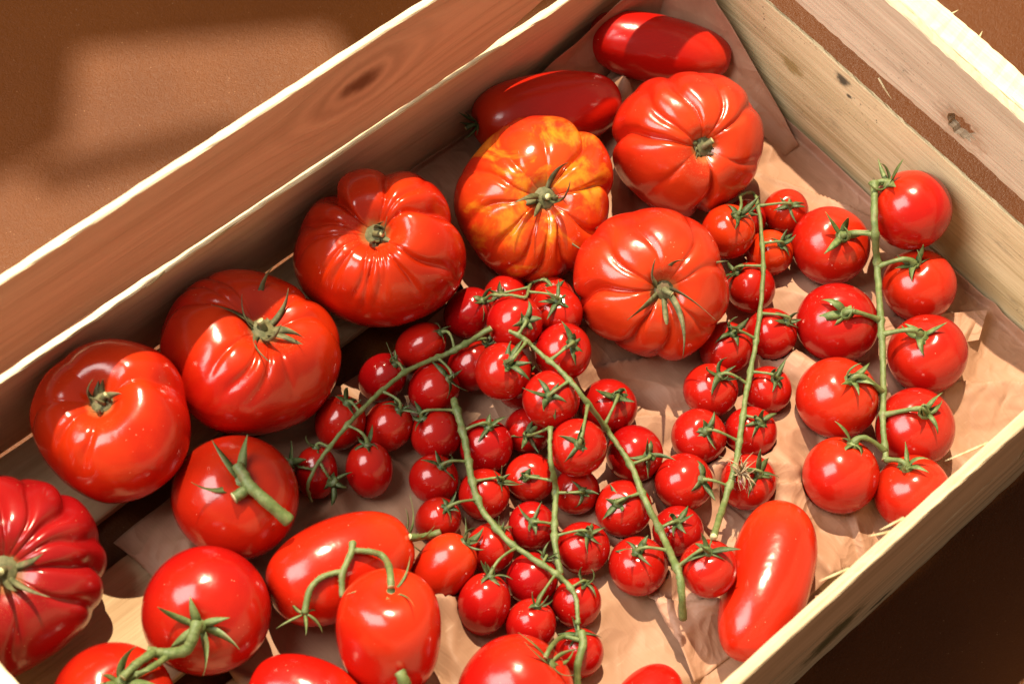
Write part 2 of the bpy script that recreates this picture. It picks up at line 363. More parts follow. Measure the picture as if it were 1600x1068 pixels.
# ------------------------------------------------------------------ laid-out positions (cm): centre, half width, length ratio, stem axis, truss
TOM = {
 'B1': ((-42.181, -3.892, 5.044), 3.849, 0.8, (-0.227, 0.102, 0.969), None),
 'B2': ((-34.175, -4.522, 3.368), 4.48, 0.7, (0.275, -0.085, 0.958), None),
 'B3': ((-25.513, -4.261, 3.986), 4.212, 0.84, (-0.307, -0.042, 0.951), None),
 'B4': ((-16.843, -6.843, 3.459), 4.207, 0.72, (-0.311, -0.388, 0.868), None),
 'B5': ((-8.012, -9.254, 3.699), 4.048, 0.8, (-0.322, -0.56, 0.763), None),
 'B6': ((-15.747, -14.297, 3.678), 3.955, 0.8, (-0.403, -0.481, 0.779), None),
 'B7': ((-50.669, -6.336, 3.818), 4.755, 0.74, (-0.103, -0.361, 0.927), None),
 'T1': ((-39.592, -9.837, 2.848), 2.98, 0.92, (-0.05, -0.148, 0.988), None),
 'T2': ((-44.387, -13.423, 2.964), 2.951, 0.95, (-0.503, -0.388, 0.773), None),
 'T3': ((-50.226, -14.077, 2.568), 2.737, 0.9, (0.115, -0.053, 0.992), None),
 'P1': ((-3.596, -3.355, 2.21), 1.874, 2.15, (0.646, -0.763, 0.0), None),
 'P2': ((-11.761, -2.67, 2.389), 2.127, 1.95, (-0.903, 0.429, 0.0), None),
 'P3': ((-37.988, -15.577, 2.436), 2.336, 1.55, (0.97, -0.245, 0.0), None),
 'P4': ((-39.011, -19.904, 3.724), 2.422, 1.2, (0.188, 0.326, 0.927), None),
 'P6': ((-22.614, -29.243, 2.26), 2.16, 1.98, (0.886, 0.464, 0.0), None),
 'P7': ((-43.468, -19.479, 2.076), 1.976, 1.4, (0.423, -0.906, 0.0), None),
 'P8': ((-36.258, -25.536, 2.754), 2.583, 1.05, (0.661, -0.14, 0.737), None),
 'P9': ((-31.301, -29.68, 1.595), 1.495, 1.4, (-0.988, -0.156, 0.0), None),
 'T4': ((-40.595, -23.4, 1.852), 1.752, 1, (0.095, 0.441, 0.893), None),
 'C1': ((-2.15, -20.046, 4.665), 2.102, 0.98, (-0.209, 0.869, 0.449), 'V4'),
 'C2': ((-5.482, -18.139, 2.068), 2.103, 0.93, (-0.159, -0.24, 0.958), 'V4'),
 'C3': ((-3.463, -22.822, 1.983), 1.962, 0.95, (-0.216, 0.382, 0.899), 'V4'),
 'C4': ((-8.815, -21.605, 2.089), 2.126, 0.93, (-0.233, -0.133, 0.963), 'V4'),
 'C5': ((-6.406, -25.906, 2.108), 2.091, 0.95, (-0.305, 0.332, 0.893), 'V4'),
 'C6': ((-12.158, -24.609, 2.092), 2.117, 0.94, (0.105, -0.044, 0.993), 'V4'),
 'C7': ((-10.153, -28.346, 1.987), 2.05, 0.92, (-0.067, -0.009, 0.998), 'V4'),
 'C8': ((-15.241, -27.66, 2.011), 1.95, 0.97, (0.505, 0.273, 0.819), 'V4'),
 'C9': ((-13.129, -30.731, 2.019), 1.919, 1, (-0.049, 0.525, 0.85), 'V4'),
 'D1': ((-5.354, -14.945, 1.392), 1.237, 1.05, (-0.284, -0.155, 0.946), 'V3'),
 'D2': ((-9.465, -14.148, 2.344), 1.425, 1.05, (0.108, -0.04, 0.993), 'V3'),
 'D3': ((-7.997, -16.187, 1.378), 1.222, 1.05, (0.112, -0.269, 0.957), 'V3'),
 'D4': ((-10.441, -17.01, 1.419), 1.308, 1.02, (-0.342, 0.689, 0.639), 'V3'),
 'D5': ((-14.208, -18.761, 1.482), 1.382, 1, (0.08, 0.058, 0.995), 'V3'),
 'D6': ((-11.685, -19.661, 1.459), 1.359, 1, (0.396, -0.257, 0.882), 'V3'),
 'D7': ((-16.625, -19.971, 1.472), 1.399, 0.98, (0.175, -0.029, 0.984), 'V3'),
 'D8': ((-14.207, -21.802, 1.343), 1.243, 1, (0.064, -0.087, 0.994), 'V3'),
 'D9': ((-19.072, -21.441, 1.511), 1.411, 1, (-0.113, -0.23, 0.967), 'V3'),
 'D10': ((-16.738, -22.949, 1.424), 1.324, 1, (0.053, -0.139, 0.989), 'V3'),
 'D11': ((-21.53, -22.729, 1.528), 1.457, 0.97, (0.167, -0.54, 0.825), 'V3'),
 'D12': ((-18.957, -24.821, 1.501), 1.401, 1, (0.051, -0.209, 0.977), 'V3'),
 'E1': ((-23.034, -11.559, 3.887), 1.401, 1, (-0.129, -0.484, 0.866), 'V2'),
 'E2': ((-22.197, -14.238, 3.676), 1.428, 1, (-0.028, -0.253, 0.967), 'V2'),
 'E3': ((-25.265, -13.095, 3.501), 1.414, 1, (-0.099, -0.223, 0.97), 'V2'),
 'E4': ((-24.519, -15.767, 3.616), 1.441, 1, (-0.427, -0.125, 0.895), 'V2'),
 'E5': ((-21.502, -17.344, 1.544), 1.444, 1, (0.005, -0.143, 0.99), 'V2'),
 'E6': ((-25.263, -18.458, 3.387), 1.426, 1, (-0.315, -0.178, 0.932), 'V2'),
 'E7': ((-22.335, -20.036, 1.53), 1.43, 1, (-0.087, -0.574, 0.814), 'V2'),
 'E8': ((-24.917, -21.823, 1.51), 1.41, 1, (-0.459, 0.099, 0.883), 'V2'),
 'E9': ((-26.536, -24.458, 1.485), 1.454, 0.95, (-0.085, 0.224, 0.971), 'V2'),
 'E10': ((-25.09, -27.164, 3.749), 1.399, 0.96, (0.006, 0.309, 0.951), 'V2'),
 'E11': ((-23.573, -24.386, 1.354), 1.254, 1, (-0.262, 0.108, 0.959), 'V2'),
 'F1': ((-23.355, -8.972, 1.725), 1.239, 1.22, (0.254, -0.272, 0.928), 'V6'),
 'F2': ((-21.042, -9.358, 1.367), 1.182, 1.1, (-0.534, -0.078, 0.842), 'V6'),
 'F3': ((-26.451, -8.743, 1.382), 1.128, 1.25, (0.626, -0.3, 0.72), 'V1'),
 'F4': ((-25.179, -11.191, 1.378), 1.19, 1.15, (0.718, 0.091, 0.69), 'V1'),
 'F5': ((-29.205, -8.89, 1.438), 1.147, 1.2, (0.393, -0.169, 0.904), 'V1'),
 'F6': ((-27.629, -10.976, 1.423), 1.275, 1.05, (0.376, -0.336, 0.864), 'V1'),
 'F7': ((-32.538, -9.489, 1.524), 1.256, 1.15, (0.323, 0.107, 0.94), 'V1'),
 'F8': ((-30.804, -11.097, 1.412), 1.196, 1.12, (0.449, -0.012, 0.893), 'V1'),
 'F9': ((-33.121, -12.289, 1.454), 1.151, 1.25, (0.257, 0.504, 0.825), 'V1'),
 'F10': ((-35.166, -10.732, 1.288), 1.054, 1.25, (0.432, 0.576, 0.694), 'V1'),
 'K1': ((-19.311, -10.991, 1.414), 1.253, 1.05, (-0.179, -0.057, 0.982), 'V6'),
 'K2': ((-20.581, -12.215, 3.135), 1.344, 1, (-0.128, 0.039, 0.991), 'V6'),
 'G1': ((-29.243, -12.923, 1.391), 1.291, 1, (-0.262, 0.641, 0.721), 'V5'),
 'G2': ((-27.811, -14.995, 1.485), 1.324, 1.05, (0.188, 0.235, 0.954), 'V5'),
 'G3': ((-30.976, -14.642, 1.316), 1.216, 1, (0.24, -0.041, 0.97), 'V5'),
 'G4': ((-29.649, -16.817, 1.347), 1.247, 1, (0.577, -0.235, 0.782), 'V5'),
 'G5': ((-32.359, -16.413, 1.386), 1.082, 1.2, (0.219, -0.129, 0.967), 'V5'),
 'G6': ((-31.377, -19.103, 1.308), 1.17, 1.05, (0.581, 0.105, 0.807), 'V5'),
 'G7': ((-33.701, -21.078, 1.536), 1.274, 1.2, (0.483, 0.392, 0.783), 'V5'),
 'G8': ((-30.955, -21.575, 1.355), 1.225, 1.05, (0.703, 0.148, 0.696), 'V5'),
 'G9': ((-32.657, -23.266, 1.363), 1.212, 1.05, (0.333, 0.227, 0.915), 'V5'),
 'G10': ((-30.15, -23.872, 1.303), 1.162, 1.05, (0.502, 0.232, 0.833), 'V5'),
 'G11': ((-31.831, -25.754, 1.292), 1.149, 1.05, (0.197, 0.456, 0.868), 'V5'),
 'H1': ((-25.49, -15.633, 1.276), 1.176, 1, (-0.515, -0.354, 0.781), 'V7'),
 'H2': ((-27.22, -17.616, 1.325), 1.225, 1, (-0.51, -0.069, 0.857), 'V7'),
 'H3': ((-25.933, -19.579, 1.264), 1.164, 1, (-0.239, -0.411, 0.88), 'V7'),
 'H4': ((-28.964, -19.531, 1.28), 1.18, 1, (-0.276, -0.14, 0.951), 'V7'),
 'H5': ((-27.913, -22.028, 1.4), 1.3, 1, (0.107, 0.064, 0.992), 'V7'),
 'P5': ((-34.02, -18.521, 1.693), 1.341, 1.35, (0.707, -0.005, 0.707), None),
 'X1': ((-24.031, -13.564, 1.321), 1.221, 1, (-0.244, -0.035, 0.969), None),
 'X3': ((-7.332, -13.839, 1.195), 1.095, 1, (-0.398, -0.066, 0.915), None),
}
VINE = {
 'V1': ([[-24.52,-11.28,4.54],[-25.13,-11.08,4.13],[-25.38,-10.64,3.04],[-25.88,-10.41,2.66],[-26.56,-10.22,2.53],[-27.55,-9.97,2.57],[-28.7,-9.79,2.64],[-29.99,-9.84,2.72],[-31.35,-10.02,2.86],[-32.65,-10.23,2.89],[-33.82,-10.46,2.8],[-34.84,-10.71,2.64],[-35.71,-11.01,2.58],[-36.18,-11.24,2.41],[-36.37,-11.41,2.06],[-36.41,-11.59,1.7],[-36.44,-11.84,1.52]], (0.19, 0.09)),
 'V1a': ([[-35.59,-10.9,2.4],[-35.77,-10.68,2.4],[-35.92,-10.45,2.34],[-36.0,-10.16,2.19],[-36.06,-9.85,2.01]], (0.07, 0.05)),
 'V1b': ([[-35.16,-10.85,2.55],[-35.25,-11.19,2.54],[-35.29,-11.48,2.44],[-35.25,-11.67,2.26],[-35.21,-11.85,2.1]], (0.08, 0.06)),
 'V6': ([[-23.35,-10.15,4.98],[-23.09,-10.49,5.16],[-22.81,-10.81,5.28],[-22.57,-11.13,5.3],[-22.34,-11.33,5.29],[-21.69,-10.96,4.63],[-20.36,-10.1,2.75],[-19.85,-9.91,2.3],[-19.72,-10.02,2.49],[-19.57,-10.16,2.62],[-19.39,-10.31,2.65]], (0.1, 0.07)),
 'V2': ([[-24.16,-12.07,4.9],[-24.02,-12.35,4.89],[-23.88,-12.71,4.84],[-23.73,-13.35,4.69],[-23.7,-14.15,4.71],[-23.8,-14.94,5.02],[-23.82,-15.77,5.1],[-23.9,-16.88,5.0],[-23.56,-17.81,4.0],[-23.15,-18.55,2.87],[-23.31,-19.47,2.79],[-23.49,-20.26,2.81],[-23.75,-21.0,2.91],[-24.12,-21.65,3.03],[-24.45,-22.31,3.05],[-24.71,-23.14,2.95],[-24.83,-23.93,2.57],[-25.18,-24.72,2.64],[-26.02,-25.61,3.71],[-26.42,-26.22,4.09],[-26.73,-26.75,4.09],[-27.09,-27.37,3.57],[-27.13,-27.89,2.19]], (0.12, 0.24)),
 'V3': ([[-7.79,-13.2,3.1],[-7.37,-13.24,2.99],[-6.79,-13.22,2.51],[-6.55,-13.35,2.33],[-6.86,-13.84,2.45],[-7.84,-14.95,2.61],[-9.09,-16.21,2.8],[-10.15,-17.18,2.9],[-11.2,-18.07,2.85],[-12.36,-19.0,2.73],[-13.58,-19.91,2.61],[-14.83,-20.78,2.51],[-16.21,-21.67,2.69],[-17.39,-22.51,2.75],[-18.37,-23.23,2.76],[-19.01,-23.68,2.79],[-19.62,-24.08,2.8],[-20.56,-24.61,2.73],[-21.51,-25.13,2.62],[-23.01,-25.8,3.9],[-24.29,-26.38,4.9]], (0.1, 0.22)),
 'V4': ([[-3.03,-17.83,5.4],[-3.69,-18.42,5.4],[-4.35,-19.01,5.37],[-4.87,-19.6,5.12],[-5.09,-20.14,4.4],[-5.18,-20.72,3.37],[-5.89,-21.52,3.16],[-6.9,-22.41,3.41],[-7.75,-23.23,3.44],[-8.48,-24.01,3.3],[-9.14,-24.75,3.05],[-9.97,-25.53,3.0],[-10.79,-26.26,3.0],[-11.44,-26.82,3.0],[-12.05,-27.37,3.0],[-12.72,-28.04,3.0],[-13.4,-28.74,3.0]], (0.26, 0.18)),
 'V5': ([[-27.67,-12.34,2.32],[-27.92,-12.73,2.45],[-28.19,-13.18,2.54],[-28.53,-13.79,2.55],[-28.94,-14.49,2.55],[-29.46,-15.21,2.58],[-29.98,-15.95,2.64],[-30.41,-16.67,2.65],[-30.72,-17.32,2.61],[-30.86,-17.8,2.56],[-30.99,-18.35,2.7],[-31.08,-19.1,2.75],[-31.07,-19.99,2.77],[-30.84,-21.11,2.8],[-30.58,-22.13,2.79],[-30.42,-22.67,2.67],[-30.37,-23.06,2.61],[-30.44,-23.51,2.65],[-30.61,-23.96,2.65],[-30.97,-24.43,2.57],[-31.36,-24.9,2.41]], (0.24, 0.13)),
 'V7': ([[-25.9,-16.98,4.05],[-26.55,-17.66,4.04],[-27.08,-18.27,3.91],[-27.2,-18.72,3.33],[-27.16,-19.06,2.48],[-27.5,-19.47,2.23],[-28.06,-19.98,2.29],[-28.66,-20.57,2.29],[-29.23,-21.19,2.26],[-29.69,-21.84,2.25],[-30.12,-22.5,2.25]], (0.14, 0.2)),
 'V8': ([[-31.63,-25.31,2.72],[-31.79,-25.56,2.75],[-32.0,-25.81,2.75],[-32.39,-26.06,2.7],[-32.78,-26.31,2.56],[-33.05,-26.61,2.26],[-33.28,-26.93,1.92],[-33.56,-27.3,1.8],[-33.87,-27.69,1.8]], (0.2, 0.16)),
 'V8a': ([[-31.96,-25.58,2.65],[-32.17,-25.21,2.62],[-32.37,-24.91,2.51],[-33.05,-24.98,3.25],[-34.07,-25.32,4.79],[-34.56,-25.49,5.2],[-34.88,-25.62,5.25]], (0.11, 0.11)),
 'ST1': ([[-39.56,-9.66,5.9],[-39.62,-9.95,5.9],[-39.67,-10.25,5.9],[-39.75,-10.53,5.89],[-39.79,-10.88,5.84],[-39.71,-11.39,5.74],[-39.58,-11.96,5.54],[-39.4,-12.49,5.23],[-39.21,-13.03,4.9]], (0.26, 0.3)),
 'ST1b': ([[-39.74,-10.83,5.7],[-39.94,-10.83,5.7],[-40.15,-10.82,5.7],[-40.42,-10.81,5.69],[-40.69,-10.78,5.66]], (0.24, 0.26)),
 'ST2': ([[-45.84,-14.4,5.55],[-46.08,-14.57,5.52],[-46.31,-14.71,5.38],[-46.56,-14.84,5.16],[-46.83,-14.87,4.87],[-47.11,-14.64,4.55],[-47.41,-14.32,4.32],[-47.76,-14.02,4.37],[-48.1,-13.69,4.45]], (0.28, 0.24)),
 'ST2b': ([[-47.96,-14.0,4.74],[-48.47,-14.04,4.96],[-48.97,-14.08,5.14],[-49.44,-14.15,5.23],[-49.89,-14.22,5.25]], (0.2, 0.18)),
 'ST2c': ([[-47.2,-14.34,4.04],[-47.82,-14.46,4.46],[-48.4,-14.54,4.82],[-48.91,-14.54,5.01],[-49.36,-14.48,5.05]], (0.16, 0.12)),
 'SP3': ([[-34.93,-16.81,3.65],[-34.6,-16.97,3.42],[-33.96,-16.93,2.55],[-33.46,-17.02,2.22],[-33.06,-17.19,2.25]], (0.14, 0.17)),
 'SP4': ([[-38.47,-18.93,6.65],[-38.13,-18.53,6.57],[-37.63,-17.99,5.95],[-37.08,-17.36,4.86],[-37.0,-17.01,4.7],[-37.18,-16.74,4.81],[-37.42,-16.48,4.88],[-37.69,-16.25,4.93],[-37.97,-16.02,4.95]], (0.17, 0.14)),
 'SP4b': ([[-37.71,-15.68,5.0],[-37.85,-15.85,5.0],[-38.07,-16.04,4.98],[-38.55,-16.28,4.94],[-39.06,-16.56,4.84],[-39.39,-16.91,4.64],[-39.67,-17.3,4.43]], (0.17, 0.15)),
 'SP4c': ([[-38.88,-16.46,4.7],[-39.32,-16.22,4.69],[-39.75,-16.04,4.65],[-40.17,-16.0,4.57],[-40.57,-16.08,4.4],[-40.95,-16.33,4.14],[-41.33,-16.65,3.86]], (0.13, 0.16)),
 'SB': ([[-40.46,-22.65,4.07],[-40.44,-22.48,4.44],[-40.44,-22.3,4.81],[-40.44,-22.08,5.08],[-40.37,-21.82,5.15]], (0.3, 0.25)),
}

# ------------------------------------------------------------------ the setting: the table
mb = MB(); s = 260
mb.add([(-s - 25, -s, 0), (s - 25, -s, 0), (s - 25, s, 0), (-s - 25, s, 0), (-s - 25, -s, -3), (s - 25, -s, -3), (s - 25, s, -3), (-s - 25, s, -3)],
       [(0, 1, 2, 3), (7, 6, 5, 4), (0, 4, 5, 1), (1, 5, 6, 2), (2, 6, 7, 3), (3, 7, 4, 0)])
o = mb.build('table_top', M['table'], None, (0, 0, -.9), smooth=False)
o['kind'] = 'structure'; o['label'] = 'brown painted table top with a fine grain'

# ------------------------------------------------------------------ the crate
CW, CL = 32.9, 56.0
crate = thing('wooden_crate', 'rough pale wooden slat crate full of tomatoes', 'crate', (-28, -16.5, 0))
def plank(name, p0, p1, z0, z1, outward, thick, mat, wob=.06, edge=.05, seed=0, taper=0.0, n=90, notch=None, edge_mat=None):
    """board between p0 and p1 (xy, inner face line) standing from z0 to z1, thickness grows along outward"""
    p0 = Vector((*p0, 0)); p1 = Vector((*p1, 0)); L = (p1 - p0).length; d = (p1 - p0).normalized()
    out = Vector((*outward, 0)); r = random.Random(seed); H = z1 - z0
    ph = [r.uniform(0, 6.28) for _ in range(8)]
    def wave(x, k): return math.sin(x * .13 + ph[k]) * .6 + math.sin(x * .41 + ph[k + 1]) * .3 + math.sin(x * 1.3 + ph[k + 2]) * .12
    flip = 1 if d.cross(out).z > 0 else -1
    prof = []
    bv = min(.07, thick * .2); hs = 6
    prof += [(bv, -H / 2)] + [(thick - bv, -H / 2)]
    for k in range(hs + 1): prof.append((thick, -H / 2 + bv + (H - 2 * bv) * k / hs))
    prof += [(thick - bv, H / 2), (bv, H / 2)]
    for k in range(hs + 1): prof.append((0, H / 2 - bv - (H - 2 * bv) * k / hs))
    m_ = len(prof); vs = []; fs = []
    for i in range(n + 1):
        x = -L / 2 + L * i / n
        wt = wave(x, 0) * wob; wb_ = wave(x, 3) * wob; bow = math.sin(x * .06 + ph[6]) * wob * 1.2
        for (y, z) in prof:
            t_ = z / H + .5
            zz = z + (wt * t_ + wb_ * (1 - t_)) + (taper * (i / n - .5) * (1 - t_))
            if notch: zz += notch(x * flip + (p0.x + p1.x) / 2) * (1 - t_)
            e = edge if abs(z) > H / 2 - .02 or abs(abs(z) - (H / 2 - bv)) < .01 else edge * .15
            vs.append((x, y + bow * 0 + r.uniform(-e, e) * .5, zz + r.uniform(-e, e)))
    for i in range(n):
        for k in range(m_):
            fs.append((i * m_ + k, (i + 1) * m_ + k, (i + 1) * m_ + (k + 1) % m_, i * m_ + (k + 1) % m_))
    ne = len(fs); fs.append(tuple(range(m_))); fs.append(tuple(n * m_ + k for k in range(m_))[::-1])
    mb = MB(); mb.add(vs, fs)
    edge_k = {0, 1, hs + 2, hs + 3, hs + 4, m_ - 1}
    mb.mi = [1 if (i >= ne or (i % m_) in edge_k) else 0 for i in range(len(fs))]
    c = (p0 + p1) / 2; c.z = (z0 + z1) / 2
    rot = Matrix((d, out, Vector((0, 0, 1)))).transposed()
    if rot.determinant() < 0:   # keep a right-handed frame: flip the length axis
        rot = Matrix((-d, out, Vector((0, 0, 1)))).transposed()
    o = mb.build(name, [mat, edge_mat or mat], crate, c - Vector((-28, -16.5, 0)), rot.to_quaternion(), smooth=False)
    return o
HOLE = (19.51 - CW / 2, 9.72 - 10.87)
wood_back_up = wood_mat('wood_back_upper', (.77, .56, .37), (.60, .41, .25), 1.0, knots=((3.4, .9, .95, 1.9), (34, -1, .7, 2.0)), seed=1.3)
wood_back_low = wood_mat('wood_back_lower', (.75, .53, .345), (.58, .385, .23), 1.0, seed=4.1)
wood_end_low = wood_mat('wood_end_lower', (.68, .58, .345), (.44, .35, .175), 1.3, stain=.5, mould=.95, seed=7.7,
                        moss=((-3.9, 2.8, .40, 1.6, (.02, .022, .018)), (-3.2, 2.1, .16, 1.6, (.03, .03, .024)), (10.4, 2.7, .4, 1.5, (.04, .042, .024)), (-7.0, .8, .5, 2.4, (.30, .22, .08))))
wood_end_up = wood_mat('wood_end_upper', (.62, .53, .375), (.44, .355, .235), 1.1, stain=.6, mould=.7, seed=2.2, moss=((HOLE[0], HOLE[1], 1.15, 1.6, (.36, .25, .15)),))
wood_batten = wood_mat('wood_batten', (.80, .69, .47), (.62, .48, .28), .9, seed=5.5)
wood_front = wood_mat('wood_front', (.66, .52, .33), (.45, .34, .195), 1.2, stain=.25, mould=.2, seed=9.1)
wood_front_low = wood_mat('wood_front_lower', (.68, .55, .35), (.38, .295, .175), 1.3, stain=.35, mould=.3, seed=6.4,
                          moss=((-4.3, .6, 2.2, 1.2, (.055, .065, .014)), (-9, -2.2, .5, 2.5, (.05, .05, .02))))
wood_floor = wood_mat('wood_floor', (.50, .36, .215), (.34, .215, .11), 1.0, seed=3.3, stain=.2)
# long back side: two slats with a narrow gap
plank('side_slat', (-CL - 1, .0), (2.2, .0), .0, 6.75, (0, 1), .42, wood_back_low, .10, .035, 3, edge_mat=wood_batten)
plank('side_slat', (-CL - 1, .02), (2.2, .02), 7.35, 15.0, (0, 1), .42, wood_back_up, .11, .03, 8, taper=-.55, edge_mat=wood_batten,
      notch=lambda x: 3.5 * max(0, min(1, (x + 15.0) / 10.0)) ** 1.15)   # waney lower edge towards the corner
# short end on the right: thin lower slat, thick upper rail
plank('end_slat', (0.0, .0), (0.0, -CW), .0, 6.85, (1, 0), .22, wood_end_low, .08, .03, 21)
rail = plank('end_slat', (0.0, .0), (0.0, -CW), 8.5, 13.25, (1, 0), .55, wood_end_up, .14, .04, 12)
plank('end_rail', (.56, .0), (.56, -CW), 11.6, 13.27, (1, 0), 1.7, wood_batten, .06, .05, 17)
# the knot hole through the upper slat
mbh = MB(); nh = 22; rr = [1 + .16 * math.sin(3 * k) + rnd.uniform(-.06, .06) for k in range(nh)]
ring = [(.92 * rr[k] * math.cos(6.283 * k / nh), .60 * rr[k] * math.sin(6.283 * k / nh)) for k in range(nh)]
mbh.add([(-.6, y, z) for y, z in ring] + [(1.4, y, z) for y, z in ring], [tuple(range(nh))[::-1], tuple(range(nh, 2 * nh))] + [(k, (k + 1) % nh, nh + (k + 1) % nh, nh + k) for k in range(nh)])
cut = mbh.build('cutter', wood_batten, None, (0, -19.51, 9.72), smooth=False)
bo = rail.modifiers.new('hole', 'BOOLEAN'); bo.object = cut; bo.operation = 'DIFFERENCE'; bo.solver = 'EXACT'
dg = bpy.context.evaluated_depsgraph_get(); me = bpy.data.meshes.new_from_object(rail.evaluated_get(dg))
rail.modifiers.clear(); rail.data = me; bpy.data.objects.remove(cut)
# short end on the left
plank('end_slat', (-CL, .0), (-CL, -CW), .0, 6.8, (-1, 0), .45, wood_end_low, .08, .03, 31)
plank('end_rail', (-CL + .8, .0), (-CL + .8, -CW), 8.2, 13.2, (-1, 0), 2.2, wood_batten, .06, .04, 14)
# long front side
plank('side_slat', (-CL - 1, -CW), (2.2, -CW), -.1, 7.0, (0, -1), .55, wood_front_low, .06, .04, 41)
plank('side_slat', (-CL - 1, -CW), (2.2, -CW), 7.12, 14.35, (0, -1), .55, wood_front, .05, .03, 44)
# floor boards
def board(y0, y1, seed):
    r = random.Random(seed); n = 40; vs = []; fs = []; L = CL - .2
    for i in range(n + 1):
        x = -L / 2 + L * i / n; a, b_ = r.uniform(-.05, .05), r.uniform(-.05, .05)
        for (y, z) in ((y0 + a, -.55), (y1 + b_, -.55), (y1 + b_, -.06), (y1 + b_ - .07, 0), (y0 + a + .07, 0), (y0 + a, -.06)):
            vs.append((x, y, z - .02))
    for i in range(n):
        for k in range(6): fs.append((i * 6 + k, i * 6 + (k + 1) % 6, (i + 1) * 6 + (k + 1) % 6, (i + 1) * 6 + k))
    fs.append(tuple(range(6))[::-1]); fs.append(tuple(n * 6 + k for k in range(6)))
    mb = MB(); yc = (y0 + y1) / 2
    mb.add([(x, z, -(y - yc)) for x, y, z in vs], fs)   # length on x, thickness on y so that the grain runs along
    q = Matrix(((1, 0, 0), (0, 0, -1), (0, 1, 0))).to_quaternion()
    return mb.build('floor_board', wood_floor, crate, (0, yc + 16.5, 0), q, smooth=False)
for i, (a, b_) in enumerate(((-5.6, -.1), (-14.2, -7.9), (-22.6, -15.8), (-32.7, -24.4))): board(a, b_, 50 + i)
# splinters standing off the sawn edges
for (pos, d, L) in (((-16.4, -CW + .1, 14.2), (-.95, .35, -.25), 1.9), ((-22.3, -CW + .1, 14.25), (-.97, .25, -.15), 1.0), ((-23.2, -CW + .1, 14.25), (-.9, .4, .1), .9),
                    ((-26.0, -CW + .1, 14.2), (-.95, .3, -.1), 1.2), ((-12.3, -CW - .85, 11.0), (-.75, -.2, -.5), 1.2), ((-4.5, -CW - .9, .3), (-.8, -.5, .1), .7),
                    ((-.05, -14.6, 8.22), (-.1, -.95, -.4), 1.1), ((2.2, -15.5, 13.2), (.6, -.3, .3), .35), ((2.25, -17.4, 13.2), (.7, .3, .2), .3),
                    ((-33, .05, 6.75), (.9, -.15, .3), 1.6), ((-36, .05, 6.72), (-.9, -.2, .15), 1.4), ((-17.5, .02, 14.98), (-.95, .1, -.1), 1.1)):
    d = Vector(d).normalized(); mb = MB()
    pth = [Vector((0, 0, 0)) - d * .3, d * L * .35, d * L * .7 + Vector((0, 0, .04)), d * L + Vector((0, 0, .1))]
    tube(mb, pth, [.07, .06, .035, .008], 4)
    mb.build('splinter', wood_end_low, crate, Vector(pos) - Vector((-28, -16.5, 0)))

# ------------------------------------------------------------------ crumpled kraft paper
def fold_field(seed, nf, amp, area):
    r = random.Random(seed); folds = []
    (x0, y0, x1, y1) = area
    for _ in range(nf):
        a = r.uniform(0, math.pi)
        folds.append((r.uniform(x0, x1), r.uniform(y0, y1), math.cos(a), math.sin(a), r.uniform(.25, 1.0) * amp * r.choice((1, 1, -1)), r.uniform(.6, 2.6), r.uniform(3, 10)))
    def h(x, y):
        z = 0.0
        for (cx, cy, c, s, am, w_, L) in folds:
            u = (x - cx) * c + (y - cy) * s; v = -(x - cx) * s + (y - cy) * c + .25 * math.sin(u * .5 + cx)
            t = 1 - abs(v) / w_
            if t > 0 and abs(u) < L: z += am * t * (1 - (u / L) ** 2)
        return z
    return h
def press(x, y, z, lim=None):
    """paper yields under the fruit: keep it below every tomato"""
    for (P, ra, rb) in LOW:
        dx, dy = x - P[0], y - P[1]; q = dx * dx + dy * dy
        if q < ra * ra:
            zb = P[2] - rb * math.sqrt(1 - q / (ra * ra))
            if z > zb - .03: z = max(.02, zb - .03)
    return z
LOW = []
for k, v in TOM.items():
    P, r_, el, ax = v[0], v[1], v[2], Vector(v[3])
    rb = math.sqrt((1 - ax.z ** 2) * r_ ** 2 + ax.z ** 2 * (r_ * el) ** 2)
    LOW.append((P, r_ * 1.02, rb))
def sheet(name, quad, nx, ny, field, base, label, mat, edge=.25, seed=1, lift=None):
    r = random.Random(seed); vs = []; fs = []
    A, B, C_, D = [Vector((*q, 0)) for q in quad]
    ex = [r.uniform(-1, 1) for _ in range(40)]
    c0 = (A + B + C_ + D) / 4
    def jit(t, k): return (math.sin(t * 9 + ex[k]) * .5 + math.sin(t * 23 + ex[k + 1]) * .25) * edge
    for j in range(ny + 1):
        for i in range(nx + 1):
            s, t = i / nx, j / ny
            p = A.lerp(B, s).lerp(D.lerp(C_, s), t)
            p.y += jit(s, 0) * (1 - t) + jit(s, 3) * t; p.x += jit(t, 6) * (1 - s) + jit(t, 9) * s
            z = base + max(-.02, field(p.x, p.y))
            q = (p.x, p.y, press(p.x, p.y, max(.02, z)))
            if lift: q = lift(*q)
            vs.append(Vector(q) - c0)
    for j in range(ny):
        for i in range(nx):
            a = j * (nx + 1) + i; fs.append((a, a + 1, a + nx + 2, a + nx + 1))
    mb = MB(); mb.add(vs, fs)
    o = mb.build(name, mat, None, c0)
    sd = o.modifiers.new('thickness', 'SOLIDIFY'); sd.thickness = .00012; sd.offset = -1
    return tag(o, label, 'paper', 'brown paper sheets lining the crate')
def right_lift(x, y, z):
    """the sheet turns up where it meets the walls"""
    lim = -.35
    if x > lim: z += (x - lim); x = lim + (x - lim) * .1
    if y > -.3: z += (y + .3); y = -.3 + (y + .3) * .1
    return (x, y, z)
fA = fold_field(4, 55, .9, (-46, -33, -20, -7))
fB = fold_field(9, 75, 1.0, (-30, -33, 0, 0))
